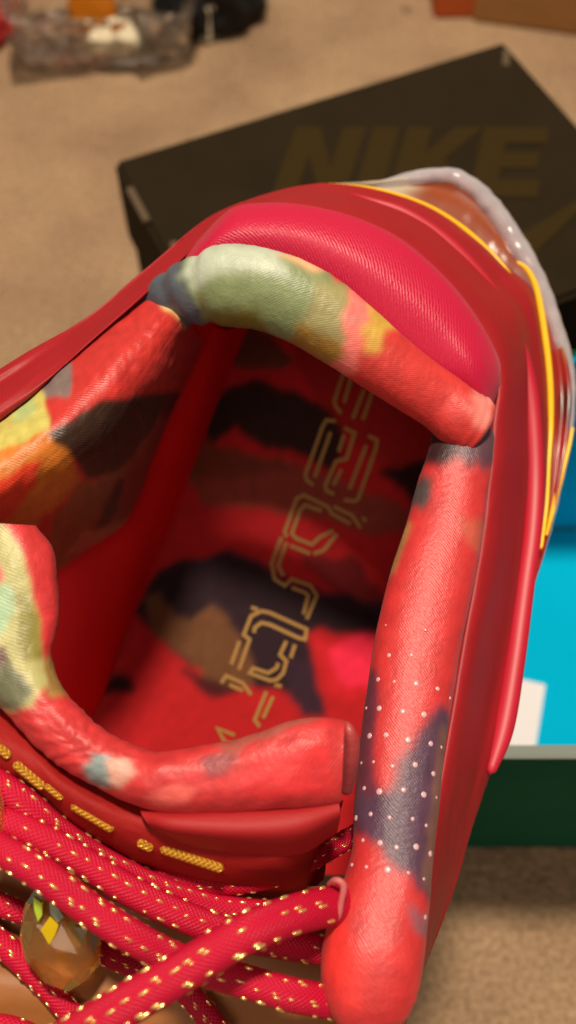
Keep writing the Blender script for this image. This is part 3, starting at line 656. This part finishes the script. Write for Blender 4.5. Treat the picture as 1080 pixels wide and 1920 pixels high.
K0 = [(66, 986), (103, 1032), (110, 1100), (106, 1170), (98, 1235), (132, 1308), (200, 1370), (280, 1408), (340, 1408), (420, 1388), (520, 1358), (600, 1344), (646, 1350)]
K4 = [(-50, 978), (-84, 1035), (-80, 1100), (-76, 1180), (-50, 1270), (18, 1350), (106, 1432), (200, 1486), (285, 1520), (350, 1528), (450, 1522), (550, 1514), (640, 1506)]
DK = [.1975, .196, .194, .192, .190, .1885, .187, .186, .185, .1845, .184, .184, .1855]
def kk(f, dd):
    return [(a[0] + (b[0] - a[0]) * f, a[1] + (b[1] - a[1]) * f, d + dd) for a, b, d in zip(K0, K4, DK)]
rim = loft('tongue_rim', [kk(.10, .010), kk(.0, .0045), kk(.07, .0008), kk(.30, -.0018), kk(.55, -.0026), kk(.80, -.0022), kk(.96, -.0002), kk(1.0, .0022), kk(.95, .006)],
     M['print'], S, BASE, 300, 90, col=lambda u, v, p: tl(p[0], p[1]),
     disp=lambda u, v: 0.0006 * fbm(u * 7, v * 2.0, 4) + .00010 * math.sin(u * 210 + v * 6 + 4 * fbm(u * 12, v * 3)) * math.exp(-((u - .47) / .1) ** 2) + .0006 * math.exp(-((u - .63) / .03) ** 2) * math.sin(math.pi * v))
tube('eyelet_loop', [(612, 1662, .1875, 4), (628, 1650, .1845, 6), (644, 1660, .184, 7), (640, 1690, .184, 6), (632, 1722, .1845, 6), (612, 1736, .188, 4)], M['loop'], S, BASE, 30, 10, .8)
tube('tongue_side', [(646, 1352, .1905, 6), (655, 1372, .1895, 12), (659, 1400, .190, 15), (656, 1440, .191, 14), (648, 1490, .193, 11)], M['print'], S, BASE, 40, 16, .8, col=lambda u, v, th: np.array(lin((176, 60, 62))) * (1 - u) + np.array(lin((120, 40, 46))) * u)
loft('tongue_binding', [[E(262, 1512, .1885), E(320, 1516, .187), (450, 1510, .187), E(560, 1505, .187), E(632, 1490, .189)],
     [E(266, 1528, .186), E(320, 1534, .1835), (450, 1530, .1835), E(560, 1526, .1835), E(636, 1508, .186)],
     [E(280, 1548, .1855), E(330, 1560, .1832), (450, 1566, .1822), E(560, 1562, .1827), E(638, 1532, .186)],
     [E(300, 1562, .190), E(350, 1584, .189), (450, 1600, .188), E(560, 1602, .189), E(632, 1562, .194)]], M['binding'], S, BASE, 80, 24)
TF = [[E(-80, 1270, .197), E(30, 1340, .195), E(130, 1430, .194), E(250, 1490, .193), E(400, 1530, .193), E(560, 1530, .193), E(644, 1500, .212)],
      [E(-80, 1350, .190), E(40, 1410, .189), E(130, 1480, .188), E(240, 1540, .188), E(400, 1585, .189), E(560, 1590, .190), E(632, 1556, .216)],
      [E(-80, 1420, .191), E(40, 1462, .191), E(130, 1530, .191), E(230, 1588, .192), E(400, 1640, .193), E(560, 1640, .196), E(616, 1606, .218)],
      [E(-80, 1480, .206), E(40, 1520, .206), E(130, 1580, .206), E(230, 1630, .206), E(400, 1680, .206), E(560, 1680, .206), E(606, 1650, .222)]]
tongue = loft('tongue', TF, M['tongue'], S, BASE, 100, 40, disp=lambda u, v: .0004 * fbm(u * 9, v * 3))
for a in ([(-6, 1398), (20, 1420)], [(26, 1430), (84, 1478)], [(86, 1470), (120, 1497)], [(134, 1508), (214, 1556)], [(258, 1578), (288, 1592)], [(300, 1590), (360, 1610), (420, 1630)]):
    pts = [(x, y, .1885 if y < 1590 else .1895, 9) for x, y in a]
    if len(pts) == 2: pts = [pts[0], tuple((np.array(pts[0]) + np.array(pts[1])) / 2), pts[1]]
    tube('gold_stitch', pts, M['embroidery'], tongue, BASE, 24, 12, .5)
loft('tongue_panel', [[E(-80, 1540, .204), E(200, 1610, .204), E(400, 1660, .204), E(690, 1660, .206)], [E(-80, 1760, .2005), E(200, 1800, .2), E(400, 1820, .2), E(690, 1800, .203)],
                      [E(-80, 1860, .1945), E(120, 1890, .1965), E(400, 1910, .199), E(690, 1900, .203)], [E(-80, 2150, .196), E(200, 2150, .198), E(400, 2150, .199), E(690, 2150, .205)], [E(-80, 2400, .22), E(200, 2400, .22), E(400, 2400, .22), E(690, 2400, .23)]],
     M['amberpanel'], S, BASE, 60, 50, disp=lambda u, v: .0006 * fbm(u * 5, v * 6))

# --- laces
def lace(pts, seed):
    o, fr = tube('lace', pts, M['lace'], S, BASE, 160, 26, .85, lambda u, th: .02 * math.sin(u * len(pts) * 60) * math.sin(th * 6))
    c, A, B, r, s = fr; L = s[-1]; rm = float(np.median(r)); its = []; rnd = random.Random(seed)
    step = rm * 1.12; n = int(L / step)
    for i in range(n):
        for k in range(6):
            u = (i + .5 + (.5 if k % 2 else 0) + rnd.uniform(-.12, .12)) * step / L
            if not .01 < u < .99 or rnd.random() < .2: continue
            th = 2 * math.pi * k / 6 + .25 + rnd.uniform(-.12, .12) + 0.5 * math.sin(seed)
            p, nn, t = on_tube(fr, u, th, .85, 0.0)
            its.append((p, nn, t, rm * .31 * rnd.uniform(.5, 1.2), rm * .095 * rnd.uniform(.8, 1.15), rm * .10))
            if rnd.random() < .28:
                p, nn, t = on_tube(fr, min(.995, u + rm * .2 / L), th + .20, .85, 0.0)
                its.append((p, nn, t, rm * .26, rm * .09, rm * .09))
    blob_mesh('gold_flecks', its, M['gold'], o)
    return o
lace([(720, 1672, .206, 30), (672, 1684, .196, 34), (620, 1698, .187, 36), (555, 1714, .180, 37), (470, 1746, .174, 38), (400, 1786, .172, 38), (320, 1835, .171, 39), (230, 1888, .170, 40), (120, 1955, .170, 40), (20, 2010, .172, 40)], 1)
lace([(-60, 1560, .184, 27.0), (0, 1592, .183, 28.8), (80, 1640, .181, 30.6), (160, 1700, .181, 30.6), (240, 1752, .181, 30.6), (320, 1795, .183, 30.6), (400, 1822, .1835, 30.6), (480, 1846, .183, 29.7), (560, 1868, .184, 30.6), (660, 1884, .190, 30.6)], 2)
lace([(-60, 1512, .188, 25.2), (10, 1540, .187, 27.0), (80, 1572, .186, 27.9), (160, 1618, .1865, 27.9), (240, 1668, .187, 28.8), (330, 1712, .1885, 28.8), (420, 1746, .190, 27.9), (520, 1768, .192, 27.9), (660, 1790, .197, 27.0)], 3)
lace([(-60, 1440, .190, 27.0), (0, 1474, .189, 27.9), (50, 1510, .189, 27.9), (110, 1560, .1905, 26.1), (190, 1612, .193, 24.3), (290, 1662, .195, 24.3), (400, 1700, .197, 24.3), (520, 1712, .198, 23.4), (660, 1700, .202, 23.4)], 4)
lace([(90, 1540, .200, 18.0), (180, 1585, .1985, 19.8), (280, 1632, .1985, 21.6), (390, 1655, .1985, 21.6), (490, 1648, .199, 20.7), (570, 1618, .202, 19.8), (640, 1580, .210, 18.9), (740, 1520, .216, 18.0)], 5)
lace([(-60, 1675, .197, 19.8), (-10, 1692, .196, 20.7), (40, 1712, .196, 18.9), (70, 1730, .199, 14.4)], 6)
lace([(-60, 1722, .199, 21.6), (10, 1775, .197, 23.4), (70, 1830, .196, 23.4), (120, 1885, .195, 23.4), (170, 1950, .193, 23.4)], 7)
lace([(170, 1775, .1985, 18.0), (225, 1800, .197, 21.6), (280, 1820, .196, 22.5), (350, 1860, .195, 22.5), (430, 1960, .195, 22.5)], 8)
lace([(-60, 1930, .192, 19.8), (0, 1924, .190, 21.6), (60, 1945, .190, 21.6), (100, 1990, .192, 21.6)], 9)
# --- amber lace charm with facets
def charm(pts_c, sx, sy, sz, seed):
    bm = bmesh.new(); bmesh.ops.create_icosphere(bm, subdivisions=2, radius=1); rnd = random.Random(seed)
    for v in bm.verts: v.co *= 1 + rnd.uniform(-.08, .08)
    X = np.array((1, 0, 0)); Y = np.array((0, ca, sa)); Z = np.array((0, -sa, ca))
    for v in bm.verts:
        p = pts_c + X * v.co.x * sx + Y * (v.co.y * sy + v.co.x * sy * -.25) + Z * v.co.z * sz; v.co = Vector(p - BASE)
    me = bpy.data.meshes.new('lace_charm'); bm.to_mesh(me); bm.free(); o = link('lace_charm', me, M['amber'], S)
    me.materials.append(M['facet']); me.materials.append(M['facetgrey'])
    for p in me.polygons: p.material_index = rnd.choices((0, 1, 2), (.92, .03, .05))[0]
    return o
ch = charm(W(112, 1755, .1915), .0080, .0098, .0055, 4)
def facet(px, m, d=.1852):
    vs = [tuple(W(x, y, d + k) - BASE) for x, y, k in px]
    c = np.mean(vs, axis=0); back = [tuple(np.array(v) + (np.array(c) - np.array(v)) * .2 + np.array((0, sa, -ca)) * .0016) for v in vs]
    n = len(vs); fs = [tuple(range(n))] + [(i, (i + 1) % n, n + (i + 1) % n, n + i) for i in range(n)] + [tuple(range(2 * n - 1, n - 1, -1))]
    me = bpy.data.meshes.new('facet'); me.from_pydata(vs + back, [], fs); link('facet', me, m, ch)
facet([(62, 1682, 0), (79, 1694, 0), (79, 1716, 0.0004), (71, 1728, .0006), (64, 1706, .0003)], M['facetgreen'])
facet([(94, 1718, 0), (110, 1734, 0), (104, 1752, .0003), (92, 1772, .0006), (76, 1744, .0003)], M['facet'])
facet([(92, 1690, 0), (106, 1700, 0), (120, 1720, 0.0003), (108, 1730, 0), (95, 1714, 0)], M['facetgrey'])
facet([(140, 1738, .001), (166, 1740, .001), (154, 1762, .0014)], M['facetgrey'])
tube('lace_charm', [(-14, 1470, .186, 14), (-6, 1520, .185, 15), (-6, 1570, .185, 14), (-12, 1612, .187, 10)], M['amber'], S, BASE, 24, 8, .8)
